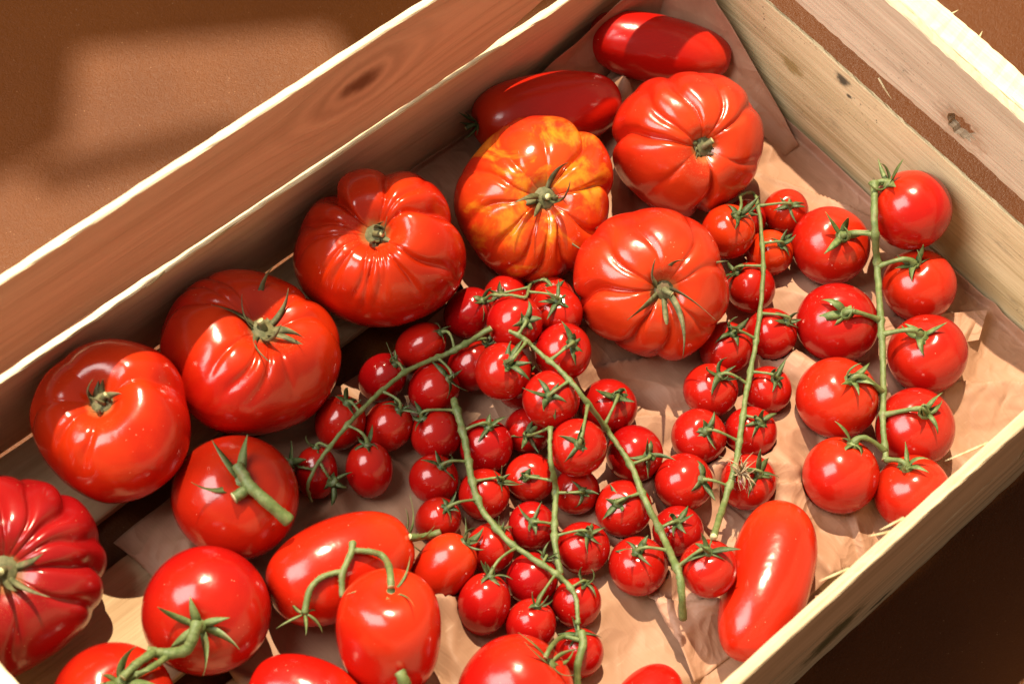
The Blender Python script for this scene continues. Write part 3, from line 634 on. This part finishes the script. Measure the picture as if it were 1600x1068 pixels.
def fB2(x, y):
    z = fB(x, y)
    # the long ridge in front of the middle beefsteak
    u = (x + 17.5) * .55 + (y + 18.5) * -.83; v = (x + 17.5) * .83 + (y + 18.5) * .55
    t = 1 - abs(v) / 1.1
    if t > 0 and abs(u) < 6: z += .55 * t * (1 - (u / 6) ** 2)
    for (ax_, ay, bx, by, am, w_) in CREASE:
        L = math.hypot(bx - ax_, by - ay); c, s_ = (bx - ax_) / L, (by - ay) / L
        u = (x - ax_) * c + (y - ay) * s_; v = -(x - ax_) * s_ + (y - ay) * c
        if -1 < u < L + 1 and -w_ < v < .14:      # a lifted fold: slow ramp up, then a sharp drop
            e = min(1, (u + 1) / 2, (L + 1 - u) / 2)
            z += am * e * ((v + w_) / w_ if v < 0 else 1 - v / .14)
    return z
CREASE = [(-22.5, -16.0, -16.0, -22.2, .75, 2.6), (-18.3, -25.6, -10.5, -31.5, .60, 2.2), (-12.5, -18.0, -9.8, -24.0, .55, 1.6), (-6.0, -27.5, -.8, -31.8, .7, 2.4),
          (-5.5, -9.5, -1.2, -17.5, .6, 2.0), (-27.0, -26.0, -21.5, -31.8, .6, 1.8), (-9.0, -26.8, -3.5, -25.0, .5, 1.5), (-17.0, -31.5, -13.0, -24.5, .45, 1.5), (-20.0, -15.2, -13.8, -17.6, .55, 1.6)]
sheet('paper_sheet', ((-45.2, -32.6), (-20, -32.6), (-20, -7.6), (-44.6, -7.0)), 150, 150, fA, .03,
      'worn brown paper under the tomatoes along the left and front of the crate', M['paper_dark'], .35, 2)
sheet('paper_sheet', ((-28.2, -30.4), (.3, -32.6), (.3, .3), (-19.5, .2)), 180, 190, fB2, .12,
      'brown kraft paper spread over the right half of the crate floor', M['paper'], .22, 5, right_lift)
# the stiff flap standing in the back corner, against both walls
r = random.Random(8); vs = []; fs = []; nx, ny = 70, 26
fC = fold_field(21, 26, .5, (0, 0, 26, 6))
for j in range(ny + 1):
    for i in range(nx + 1):
        s, t = i / nx * 25.5, j / ny
        if s < 14.0: bx, by, nx_, ny_ = -14.6 + s, -.55, 0, -1
        else:
            a = s - 14.0; bx, by, nx_, ny_ = -.55, -.55 - a, -1, 0
        hgt = 2.2 + .38 * abs(s - 4) if s < 14 else 7.0 - (s - 14) * .60
        if s < 3: hgt *= .45 + s / 3 * .55
        corner = math.exp(-((s - 14) / 2.6) ** 2)
        lean = 2.1 * (1 - t) ** 2 + .25 + corner * 1.0 + abs(fC(s, t * 6)) * .9 * (1 - .3 * t)
        x, y, z = bx + nx_ * lean * .55 - corner * .3, by + ny_ * lean * .55 - corner * .3, .25 + hgt * t
        z += .0
        vs.append((min(x, -.25), min(y, -.25), z))
for j in range(ny):
    for i in range(nx):
        a = j * (nx + 1) + i; fs.append((a, a + 1, a + nx + 2, a + nx + 1))
mb = MB(); mb.add(vs, fs)
o = mb.build('paper_flap', M['paper'], None, (0, 0, 0))
sd = o.modifiers.new('thickness', 'SOLIDIFY'); sd.thickness = .00015
tag(o, 'upturned brown paper flap standing in the back corner behind the long tomato', 'paper', 'brown paper sheets lining the crate')
# folded corner by the right wall
mb = MB(); vs = []; fs = []
for j in range(9):
    for i in range(13):
        s, t = i / 12, j / 8
        p = Vector((-7.8, -21.2, 0)).lerp(Vector((-.9, -26.0, 0)), s).lerp(Vector((-8.5, -23.5, 0)).lerp(Vector((-2.7, -26.9, 0)), s), t)
        vs.append((p.x, p.y, press(p.x, p.y, .55 + .5 * s - .25 * t + .12 * math.sin(s * 5 + t * 3))))
for j in range(8):
    for i in range(12):
        a = j * 13 + i; fs.append((a, a + 1, a + 14, a + 13))
mb.add(vs, fs); o = mb.build('paper_flap', M['paper'], None, smooth=False)
sd = o.modifiers.new('thickness', 'SOLIDIFY'); sd.thickness = .0004
tag(o, 'small folded paper corner between the large vine tomatoes and the right wall', 'paper', 'brown paper sheets lining the crate')

# ------------------------------------------------------------------ fruit shapes
def shape_round(r, el, seed, ribs=0.0, nu=44, nv=30, dimple=.10):
    g = np.random.default_rng(seed); p1, p2, p3 = g.uniform(0, 6.28, 3); k1 = g.uniform(.006, .016); k2 = g.uniform(.004, .012)
    asym = g.uniform(-.03, .03)
    def fn(T, P):
        rho = np.sin(T) ** .94
        m = 1 + k1 * np.cos(2 * P + p1) + k2 * np.cos(3 * P + p2) * np.sin(T)
        if ribs: m = m * (1 - ribs * np.exp(-((T - .42) / .38) ** 2) * (.5 + .5 * np.cos(5 * P + p3)) ** 3)
        z = el * np.cos(T) * (1 + asym * np.cos(T))
        z = z - dimple * np.exp(-(rho / .26) ** 2) * (np.cos(T) > 0)
        z = z + .035 * np.exp(-(rho / .18) ** 2) * (np.cos(T) < 0)
        return r * rho * m * np.cos(P), r * rho * m * np.sin(P), r * z
    return grid_body(nu, nv, fn), r * (el - dimple) * 1.0
def shape_plum(r, el, seed, bend=0.0, blunt=.8, pinch=0.0, nu=72, nv=64, egg=.06, bend_az=0.0, lobes=.012):
    g = np.random.default_rng(seed); p1, p2 = g.uniform(0, 6.28, 2)
    def fn(T, P):
        cz = np.cos(T)
        rho = np.sin(T) ** blunt * (1 + egg * cz) * (1 - pinch * np.exp(-((cz - .1) / .35) ** 2))
        m = 1 + lobes * np.cos(2 * P + p1) + lobes * np.cos(3 * P + p2 + 1.5 * cz) * np.sin(T)
        z = el * cz - .10 * np.exp(-(rho / .22) ** 2) * (cz > 0)
        b_ = bend * (cz ** 2 - .35)
        return r * (rho * m * np.cos(P) + b_ * math.cos(bend_az)), r * (rho * m * np.sin(P) + b_ * math.sin(bend_az)), r * z
    return grid_body(nu, nv, fn), r * (el - .10)
def shape_beef(r, el, seed, creases, dimple=.30, dw=.30, outline=.03, heart=None, nu=220, nv=110):
    """creases: (azimuth, depth, width, reach) radial furrows running from the stem over the shoulder"""
    g = np.random.default_rng(seed); ph = g.uniform(0, 6.28, 6)
    lumps = [(*g.normal(0, 2.2, 3), g.uniform(0, 6.28), .008) for _ in range(5)] + [(*g.normal(0, 6, 3), g.uniform(0, 6.28), .0035) for _ in range(4)]
    def fn(T, P):
        rho = np.sin(T) ** .86
        m = 1 + outline * np.cos(2 * P + ph[0]) + outline * .8 * np.cos(3 * P + ph[1]) + outline * .5 * np.cos(5 * P + ph[2])
        m = 1 + (m - 1) * np.sin(T) ** .5
        furrow = np.zeros_like(T)
        for (a, d, w_, reach) in creases:
            a2 = a + .13 * np.sin(T * 2.2 + a * 3) + .03 * np.sin(T * 7 + a * 11)
            dd = np.abs((P - a2 + math.pi) % (2 * math.pi) - math.pi)
            wloc = w_ * (.55 + .6 * np.sin(np.minimum(T, 1.57)))
            s = np.exp(-(dd / wloc) ** 1.35)
            env = np.clip((T - .05) / .30, 0, 1) * np.exp(-(np.maximum(T - .55, 0) / reach) ** 2)
            furrow = furrow + d * s * env
        bulge = .008 * np.sin(7 * P + ph[3] + np.sin(2 * P)) * np.exp(-((T - .8) / .6) ** 2)
        lump = np.zeros_like(T)
        for (fx, fy, fz, pp, am) in lumps:
            lump = lump + am * np.sin(fx * np.sin(T) * np.cos(P) + fy * np.sin(T) * np.sin(P) + fz * np.cos(T) + pp)
        rr = m * (1 - furrow + bulge + lump * np.sin(T))
        z = el * np.cos(T)
        top = (np.cos(T) > 0)
        z = z * (1 - .55 * furrow)
        z = z - el * dimple * np.exp(-(rho / dw) ** 2) * top
        z = np.where(top, z, z * .93)
        X = rho * rr * np.cos(P); Y = rho * rr * np.sin(P)
        return r * X, r * Y, r * z
    return grid_body(nu, nv, fn), r * el * (1 - dimple)

def calyx_small(r, seed, mat):
    """hub and five or six leaflets for one small fruit, one mesh"""
    g = random.Random(seed); mb = MB(); k = g.choice((5, 6, 6, 7)); a0 = g.uniform(0, 6.28)
    L = r * g.uniform(.60, .78)
    for i in range(k):
        e0 = g.uniform(-.15, 1.0); curl = g.choice((g.uniform(-2.2, -.2), g.uniform(-.6, .6), g.uniform(.6, 2.8)))
        sepal(mb, a0 + i * 6.283 / k + g.uniform(-.25, .25), L * g.uniform(.6, 1.4), r * g.uniform(.15, .28), e0, curl, r * .06, r * .02, g.uniform(-.9, .9), 8, side=g.uniform(-.7, .7))
    tube(mb, [(0, 0, -r * .06), (0, 0, r * .03), (0, 0, r * .10), (0, 0, r * .16)], [r * .19, r * .21, r * .15, r * .09], 8)
    return mb
def calyx_big(root, top, q, loc, r, seed, mat, n=6, L=(.45, .65), wd=.10, stalk=True, stalk_len=.13, e=(-.1, .6), hub=.14, curl=(-1.0, 1.4)):
    g = random.Random(seed); hb = MB()
    tube(hb, [(0, 0, -r * .08), (0, 0, 0), (0, 0, r * .05)], [r * hub * 1.15, r * hub * 1.2, r * hub * .8], 12, rough=.06)
    cal = hb.build('calyx', mat, root, loc, q)
    for i in range(n):
        s = MB()
        sepal(s, i * 6.283 / n + g.uniform(-.3, .3), r * g.uniform(*L), r * wd * g.uniform(.8, 1.2), g.uniform(*e), g.uniform(*curl), r * .07, r * .01, g.uniform(-1.2, 1.2), 14, side=g.uniform(-1.5, 1.5))
        s.build('sepal', mat, cal)
    if stalk:
        s = MB(); dx, dy = g.uniform(-.06, .06), g.uniform(-.06, .06); h = stalk_len
        tube(s, [(0, 0, 0), (0, 0, r * h * .4), (r * dx, r * dy, r * h * .8), (r * dx * 1.6, r * dy * 1.6, r * h)], [r * .055, r * .042, r * .038, r * .042], 9, 0, 1, .06)
        s.build('stalk', [mat, M['cut']], cal)
    return cal
def local(P, root_loc): return Vector(P) - Vector(root_loc)
def floor_of(P): return Vector((P[0], P[1], 0.1))

# ------------------------------------------------------------------ beefsteak tomatoes
def cr(*a): return list(a)
def many(n, d, w_, reach, seed, a0=0, a1=6.283):
    g = random.Random(seed)
    return [(a0 + (a1 - a0) * (i + .5) / n + g.uniform(-.12, .12), d * g.uniform(.5, 1.15), w_ * g.uniform(.7, 1.2), reach * g.uniform(.75, 1.2)) for i in range(n)]
BEEF = {
 'B1': dict(label='smooth red beefsteak tomato with one deep fold, leftmost against the back slats', mat='beef', cre=[(.45, .19, .22, 1.0), (3.3, .10, .16, .7), (3.9, .09, .12, .6), (4.5, .08, .10, .5), (2.2, .08, .3, 1.0)], dim=.42, dw=.34, out=.03, sep=(8, (.18, .36), .10)),
 'B2': dict(label='wide folded red beefsteak tomato with dry curled sepals, second from the left along the back', mat='beef', cre=[(.35, .13, .13, .7), (1.05, .10, .14, .8), (3.05, .13, .13, .9), (2.75, .06, .06, .8), (2.35, .05, .07, .8), (3.95, .08, .07, .40), (4.35, .11, .08, .48), (4.8, .10, .07, .38), (5.3, .05, .06, .3)], dim=.44, dw=.34, out=.04, sep=(9, (.40, .75), .085)),
 'B3': dict(label='deeply ribbed glossy red beefsteak tomato in the middle of the back row', mat='beef', cre=[(2.30, .30, .13, 1.2), (1.40, .16, .12, 1.0), (.50, .24, .13, 1.1), (3.05, .14, .10, .6), (-.55, .16, .07, .55), (1.0, .07, .08, .7)] + many(8, .11, .055, .38, 3, 3.3, 5.5), dim=.42, dw=.28, out=.035, sep=(12, (.18, .34), .085)),
 'B4': dict(label='ribbed orange beefsteak tomato with yellow patches round its stem', mat='beef_yellow', cre=[(1.0, .20, .10, 1.1), (.12, .15, .09, 1.0), (2.2, .09, .10, .8), (2.85, .11, .08, .8), (3.4, .09, .07, .6), (3.85, .10, .06, .6), (4.25, .10, .06, .6), (4.7, .11, .06, .8), (5.15, .12, .07, .9), (5.7, .12, .08, 1.0), (1.6, .06, .09, .6)], dim=.34, dw=.28, out=.04, sep=(9, (.35, .75), .085)),
 'B5': dict(label='large orange red beefsteak tomato with a small dry stem, nearest the right end', mat='beef_orange', cre=[(3.05, .19, .09, 1.6), (2.45, .11, .10, 1.1), (1.80, .15, .10, 1.5), (1.25, .09, .08, 1.2), (.70, .10, .09, 1.2), (-1.35, .17, .09, 1.6), (-.40, .05, .10, .8), (-2.5, .05, .10, .9)], dim=.30, dw=.22, out=.03, sep=(10, (.08, .20), .085)),
 'B6': dict(label='orange red ribbed beefsteak tomato with long pale sepals beside the cherry tomatoes', mat='beef_orange', cre=[(3.25, .17, .09, 1.4), (4.05, .17, .09, 1.4), (2.55, .11, .10, 1.2), (1.8, .07, .09, 1.0), (1.1, .07, .09, 1.0), (.4, .06, .10, 1.0), (4.85, .13, .09, 1.2), (5.6, .07, .09, 1.0)], dim=.30, dw=.23, out=.03, sep=(7, (.5, .85), .085)),
 'B7': dict(label='big dark pinkish ribbed beefsteak tomato cut off by the left edge', mat='beef_pink', cre=[(-.02, .18, .10, 1.5), (-.45, .10, .08, 1.1), (.45, .12, .09, 1.1), (.95, .15, .10, 1.2), (1.3, .10, .07, 1.0), (1.65, .12, .09, 1.1), (-1.25, .07, .10, .9)] + many(3, .12, .1, 1.1, 7, 2.1, 4.2), dim=.30, dw=.26, out=.04, sep=(8, (.35, .60), .07)),
}
for k, d in BEEF.items():
    P, r_, el, ax, _ = TOM[k]
    root = thing('beefsteak_tomato', d['label'], 'tomato', floor_of(P), 'beefsteak tomatoes in the crate')
    mb, top = shape_beef(r_, el, hash(k) % 1000 if False else ord(k[1]), d['cre'], d['dim'], d['dw'], d['out'])
    # spin so that azimuth 0 of the fruit points to the right of the picture
    q = quat(ax); xr = q.inverted() @ RT; q = q @ Quaternion((0, 0, 1), math.atan2(xr.y, xr.x))
    mb.build('body', M[d['mat']], root, local(P, floor_of(P)), q)
    n_, L, wd = d['sep']
    calyx_big(root, top, q, local(Vector(P) + Vector(ax) * (top + .02 * r_), floor_of(P)), r_, 70 + ord(k[1]), M['calyx_dry'], n_, L, wd, e=(-.1, 1.35), curl=(-2.6, 2.2))

# ------------------------------------------------------------------ stems
def rachis(key, root, root_loc, name='stem', joints=(), hair=170):
    pts, (r0, r1) = VINE[key]; path = catmull(pts, 5); n = len(path)
    if name == 'stem': r0 *= .76; r1 *= .80
    jt = .018 if max(r0, r1) < .25 and not name == 'stalk' else .006
    path = [p + Vector((rnd.uniform(-1, 1), rnd.uniform(-1, 1), rnd.uniform(-1, 1))) * jt for p in path]
    rad = [(r0 + (r1 - r0) * i / (n - 1)) * (1 + .04 * math.sin(i * .7) + rnd.uniform(-.03, .03)) for i in range(n)]
    for i in range(n):
        for q in joints:
            dd = (path[i] - q).length
            if dd < .6: rad[i] *= 1 + .55 * math.exp(-(dd / .16) ** 2)
    mb = MB(); path = [p - Vector(root_loc) for p in path]
    tube(mb, path, rad, 10, 0, 1, .05); hairs(mb, path, rad, hair)
    return mb.build(name, [M['stem'], M['cut']], root)
def bez(a, b_, c, d, n=12):
    return [a * (1 - t) ** 3 + b_ * 3 * t * (1 - t) ** 2 + c * 3 * t * t * (1 - t) + d * t ** 3 for t in [i / n for i in range(n + 1)]]
def pedicel(A, P, ax, top, q, r, thick):
    """stalk from the stem to the calyx, in the fruit's own frame"""
    qi = q.inverted(); a = qi @ (Vector(A) - Vector(P)); e = Vector((0, 0, top))
    dist = (a - e).length
    path = bez(a, a.lerp(e, .35) + Vector((0, 0, .18 * dist)), e + Vector((0, 0, min(.55 * dist, r * .75))), e + Vector((0, 0, r * .05)))
    n = len(path) - 1; rad = []
    for i in range(n + 1):
        t = i / n; rr = thick * (1.25 - .45 * min(1, t * 4)) if t < .25 else thick * .8
        rr *= 1 + .45 * math.exp(-((t - .62) / .05) ** 2) + 1.0 * max(0, t - .72) / .28
        rad.append(rr)
    mb = MB(); tube(mb, path, rad, 8, rough=.05); hairs(mb, path, rad, 26, .07)
    return mb
def nearest(keys, Q):
    best = None
    for key in keys:
        pts = catmull(VINE[key][0], 4)
        for i, p in enumerate(pts):
            d = (p - Q).length
            if best is None or d < best[0]: best = (d, p)
    return best[1]
def truss(name, label, keys, members, group, mat, thick, empty_at=(), seed=0, ribs=0.0, cat='tomato truss', nobare=False):
    pts = [Vector(TOM[m_][0]) for m_ in members]
    c = sum(pts, Vector()) / len(pts); c.z = .1
    root = thing(name, label, cat, c, group)
    joints = []
    for m_ in members:
        P, r_, el, ax, _ = TOM[m_]; joints.append(nearest(keys, Vector(P) + Vector(ax) * (r_ * el + .2)))
    for key in keys: rachis(key, root, c, joints=joints)
    for j, m_ in enumerate(members):
        P, r_, el, ax, _ = TOM[m_]
        q = quat(ax, rnd.uniform(0, 6.28))
        mb, top = shape_round(r_, el, seed * 50 + j, ribs, nu=52 if r_ > 1.8 else 40, nv=36 if r_ > 1.8 else 28)
        mt = mat(m_) if callable(mat) else mat
        b_ = mb.build('tomato', M[mt], root, local(P, c), q)
        cm = calyx_small(r_ if r_ < 1.8 else r_ * .86, seed * 90 + j, None)
        cm.build('calyx', M['calyx'] if r_ < 1.8 else M['calyx_mid'], b_, (0, 0, top + .01))
        Q = Vector(P) + Vector(ax) * (top + .3)
        pedicel(nearest(keys, Q), P, ax, top, q, r_, thick).build('pedicel', M['stem'], b_)
    for (pos, ax) in empty_at:
        cm = calyx_small(1.5, seed * 7 + 3, None)
        cm.build('calyx', M['calyx'], root, local(pos, c), quat(ax))
    return root
def ms(p, n): return ['%s%d' % (p, i) for i in range(1, n + 1)]
GT = 'vine trusses of tomatoes in the crate'
truss('tomato_truss', 'truss of nine large vine tomatoes on a thick green stem at the right', ['V4'], ms('C', 9), GT, 'vine', .15, seed=1, ribs=.05)
vt = truss('cherry_tomato_truss', 'pale stemmed truss of small cherry tomatoes left of the large vine tomatoes', ['V3'], ms('D', 12), GT, lambda m_: 'cherry_bright' if m_ in ('D1', 'D2', 'D3') else 'cherry', .085, seed=2)
mb = MB(); g = random.Random(6)
for i in range(30): sepal(mb, g.uniform(0, 6.28), g.uniform(.4, 1.15), .15, g.uniform(-.4, 1.3), g.uniform(-2.5, 2.5), .04, g.uniform(-.1, .2), g.uniform(-2, 2), 8, side=g.uniform(-2, 2))
pv = nearest(['V3'], Vector((-20.2, -23.9, 3.2)))
mb.build('dried_flower', green_mat('dried_flower', (.30, .22, .12), (.42, .33, .20), (.20, .14, .07), .6, .8), vt, pv + Vector((.3, -.2, .3)) - Vector(vt.location) / U)
truss('cherry_tomato_truss', 'long cherry tomato truss running diagonally through the middle to a bare stem end', ['V2'], ms('E', 11), GT, 'cherry', .095, seed=3)
truss('cherry_tomato_truss', 'shaded truss of oval cherry tomatoes in front of the two ribbed beefsteaks', ['V1', 'V1a', 'V1b'], ms('F', 10)[2:], GT, 'cherry', .08, seed=4,
      empty_at=((VINE['V1b'][0][-1], (.3, -.3, -.5)), (VINE['V1a'][0][-1], (-.5, .3, .5))))
truss('cherry_tomato_truss', 'cherry tomato truss ending in small oval tomatoes at the front middle', ['V5'], ms('G', 11), GT, 'cherry', .08, seed=5)
truss('cherry_tomato_truss', 'short thin truss of four cherry tomatoes wedged below the yellow patched beefsteak', ['V6'], ['F1', 'F2', 'K1', 'K2'], GT, 'cherry', .075, seed=6)
truss('cherry_tomato_truss', 'short straight truss of five cherry tomatoes between the two long ones', ['V7'], ms('H', 5), GT, 'cherry', .08, seed=7)
for k, lab in (('X1', 'loose cherry tomato hidden beneath the upper end of the long middle truss'), ('X3', 'small loose cherry tomato behind the top of the pale stemmed truss')):
    P, r_, el, ax, _ = TOM[k]
    mb, top = shape_round(r_, el, ord(k[1])); root = thing('cherry_tomato', lab, 'tomato', floor_of(P))
    b_ = mb.build('body', M['cherry'], root, local(P, floor_of(P)), quat(ax))
    calyx_small(r_, 4, None).build('calyx', M['calyx'], root, local(Vector(P) + Vector(ax) * top, floor_of(P)), quat(ax))

# ------------------------------------------------------------------ round vine tomatoes on the left
def leafy(root, c, P, ax, top, r_, seed, L=(.5, .75), wd=.16, n=5, e=(-.1, .8), curl=(-1.2, 1.2), mat='stem'):
    return calyx_big(root, top, quat(ax, seed), local(Vector(P) + Vector(ax) * (top + .02), c), r_, seed, M[mat], n, L, wd, stalk=False, e=e, hub=.10, curl=curl)
P, r_, el, ax, _ = TOM['T1']; c = floor_of(P)
root = thing('vine_tomato', 'round red tomato with a thick forked cut stalk, below the second beefsteak', 'tomato', c, 'round vine tomatoes at the left')
mb, top = shape_round(r_, el, 91, .03, 96, 64, .10); mb.build('body', M['vine'], root, local(P, c), quat(ax))
leafy(root, c, P, ax, top, r_, 12)
rachis('ST1', root, c, 'stalk'); rachis('ST1b', root, c, 'stalk')
P1, P2 = TOM['T2'], TOM['T3']; c = floor_of(P1[0])
root = thing('vine_tomato_pair', 'two round red tomatoes joined by a knuckled stalk at the lower left', 'tomatoes', c, 'round vine tomatoes at the left')
for j, (P, r_, el, ax, _) in enumerate((P1, P2)):
    mb, top = shape_round(r_, el, 93 + j, .02, 96, 64, .09); b_ = mb.build('tomato', M['vine'], root, local(P, c), quat(ax))
    cm = MB()
    g = random.Random(31 + j)
    for i in range(6): sepal(cm, i * 1.05 + g.uniform(-.25, .25), r_ * g.uniform(.4, .75), r_ * g.uniform(.12, .17), g.uniform(.0, .8), g.uniform(-1.2, 1.2), r_ * .06, 0, g.uniform(-.9, .9), 10, side=g.uniform(-.7, .7))
    tube(cm, [(0, 0, -r_ * .05), (0, 0, 0), (0, 0, r_ * .09)], [r_ * .1, r_ * .11, r_ * .08], 10)
    cm.build('calyx', M['stem'], b_, (0, 0, top + .01))
for k in ('ST2', 'ST2b', 'ST2c'): rachis(k, root, c, 'stalk')

# ------------------------------------------------------------------ plum tomatoes
PLUM = {
 'P1': ('glossy plum tomato lying across the far back corner on the paper', dict(blunt=.72, egg=-.10, bend=.10, bend_az=1.0), None),
 'P2': ('plum tomato lying behind the yellow patched beefsteak, its stem to the left', dict(blunt=.66, egg=.05, pinch=.03), 'calyx'),
 'P3': ('large plum tomato at the lower left of the cherry tomatoes, cut stalk to the right', dict(blunt=.74, egg=-.06), 'SP3'),
 'P4': ('squarish plum tomato with an arching forked stem at the bottom', dict(blunt=.56, egg=.09, lobes=.03), 'SP4'),
 'P5': ('small smooth oval tomato between the plum tomato and the cherry truss', dict(blunt=.80), 'small'),
 'P6': ('long curved shiny plum tomato leaning along the front slats', dict(blunt=.74, bend=.11, pinch=.04, egg=.06, bend_az=0), None),
 'P7': ('red plum tomato cut off by the bottom edge, left of the squarish one', dict(blunt=.75), None),
 'P8': ('rounded red tomato cut off by the bottom edge, with a curved stalk', dict(blunt=.85), 'V8'),
 'P9': ('tip of a red tomato at the bottom edge near the paper fold', dict(blunt=.8), None),
 'T4': ('tomato below the bottom edge with only its cut green stalk showing', dict(blunt=.9), 'SB'),
}
for k, (lab, kw, st) in PLUM.items():
    P, r_, el, ax, _ = TOM[k]; c = floor_of(P)
    root = thing('plum_tomato', lab, 'tomato', c, 'plum tomatoes in the crate')
    q = quat(ax)
    if k == 'P6':   # bend in the picture plane, bulging to the right
        xr = q.inverted() @ RT; q = q @ Quaternion((0, 0, 1), math.atan2(xr.y, xr.x) + math.pi)
    mb, top = shape_plum(r_, el, ord(k[1]) + 7, **kw)
    mb.build('body', M['plum'], root, local(P, c), q)
    tip = Vector(P) + Vector(ax) * (top + .02)
    if st == 'calyx':
        cl = leafy(root, c, P, ax, top, r_, 41, (.35, .6), .12, 6, (.0, .9), (-.5, 1.4), 'calyx')
        s = MB(); tube(s, [(0, 0, 0), (0, 0, .3), (.1, .05, .7)], [.14, .12, .13], 8, 0, 1); s.build('stalk', [M['calyx'], M['cut']], cl)
    elif st == 'small':
        calyx_small(1.5, 77, None).build('calyx', M['calyx'], root, local(tip, c), quat(ax))
    elif st == 'SP3':
        leafy(root, c, P, ax, top, r_, 43, (.55, .8), .09, 5, (.3, 1.1), (-1.6, .2)); rachis('SP3', root, c, 'stalk')
    elif st == 'SP4':
        leafy(root, c, P, ax, top, r_, 45, (.6, .95), .07, 5, (.0, .4), (-1.0, .3))
        for kk in ('SP4', 'SP4b', 'SP4c'): rachis(kk, root, c, 'stalk')
        cm = MB(); g = random.Random(5)
        for i in range(5): sepal(cm, i * 1.256, r_ * g.uniform(.35, .6), r_ * .10, g.uniform(.0, .6), g.uniform(-.6, 1.5), .08, 0, g.uniform(-.8, .8), 10, side=g.uniform(-.6, .6))
        cm.build('calyx', M['stem'], root, local(VINE['SP4c'][0][-1], c), quat((-.2, -.4, -.6)))
    elif st == 'V8':
        leafy(root, c, P, ax, top, r_, 47, (.5, .8), .08, 5)
        for kk in ('V8', 'V8a'): rachis(kk, root, c, 'stalk')
    elif st == 'SB': rachis('SB', root, c, 'stalk')

# ------------------------------------------------------------------ unseen boards added to throw soft shade on the table and left tomatoes
shade = [[(-15.2, 11.2), (-17.0, 5.2), (20, 1.5), (20, 40), (-15.0, 40)],
         [(-31.5, 20.2), (-15.2, 10.6), (-15.0, 40), (-31.5, 40)],
         [(-27.2, 17.6), (-31.4, 13.2), (-38, 13.6), (-62, 20), (-62, 40), (-31.0, 40)],
         [(-34.2, 12.9), (-24.0, 8.9), (-23.6, 7.7), (-34.6, 11.6)],
         [(-43, -10.2), (-36, -9.9), (-29, -9.6), (-24.8, -11.2), (-26.2, -14), (-32, -18.3), (-37, -15.3), (-42.5, -13.2)]]
mb = MB(); K = .25; t_ = .75
for poly in shade:
    a = [Vector((x, y, -.9)).lerp(LAMP, K) for x, y in poly]; b_ = [p + Vector((0, 0, t_)) for p in a]; n_ = len(poly)
    mb.add(a + b_, [tuple(range(n_))[::-1], tuple(range(n_, 2 * n_))] + [(i, (i + 1) % n_, n_ + (i + 1) % n_, n_ + i) for i in range(n_)])
o = mb.build('added_shade_boards', wood_end_up, None, (0, 0, 0), smooth=False)
tag(o, 'unseen boards added above the table to cast soft shade on the table top and left tomatoes', 'shade board')
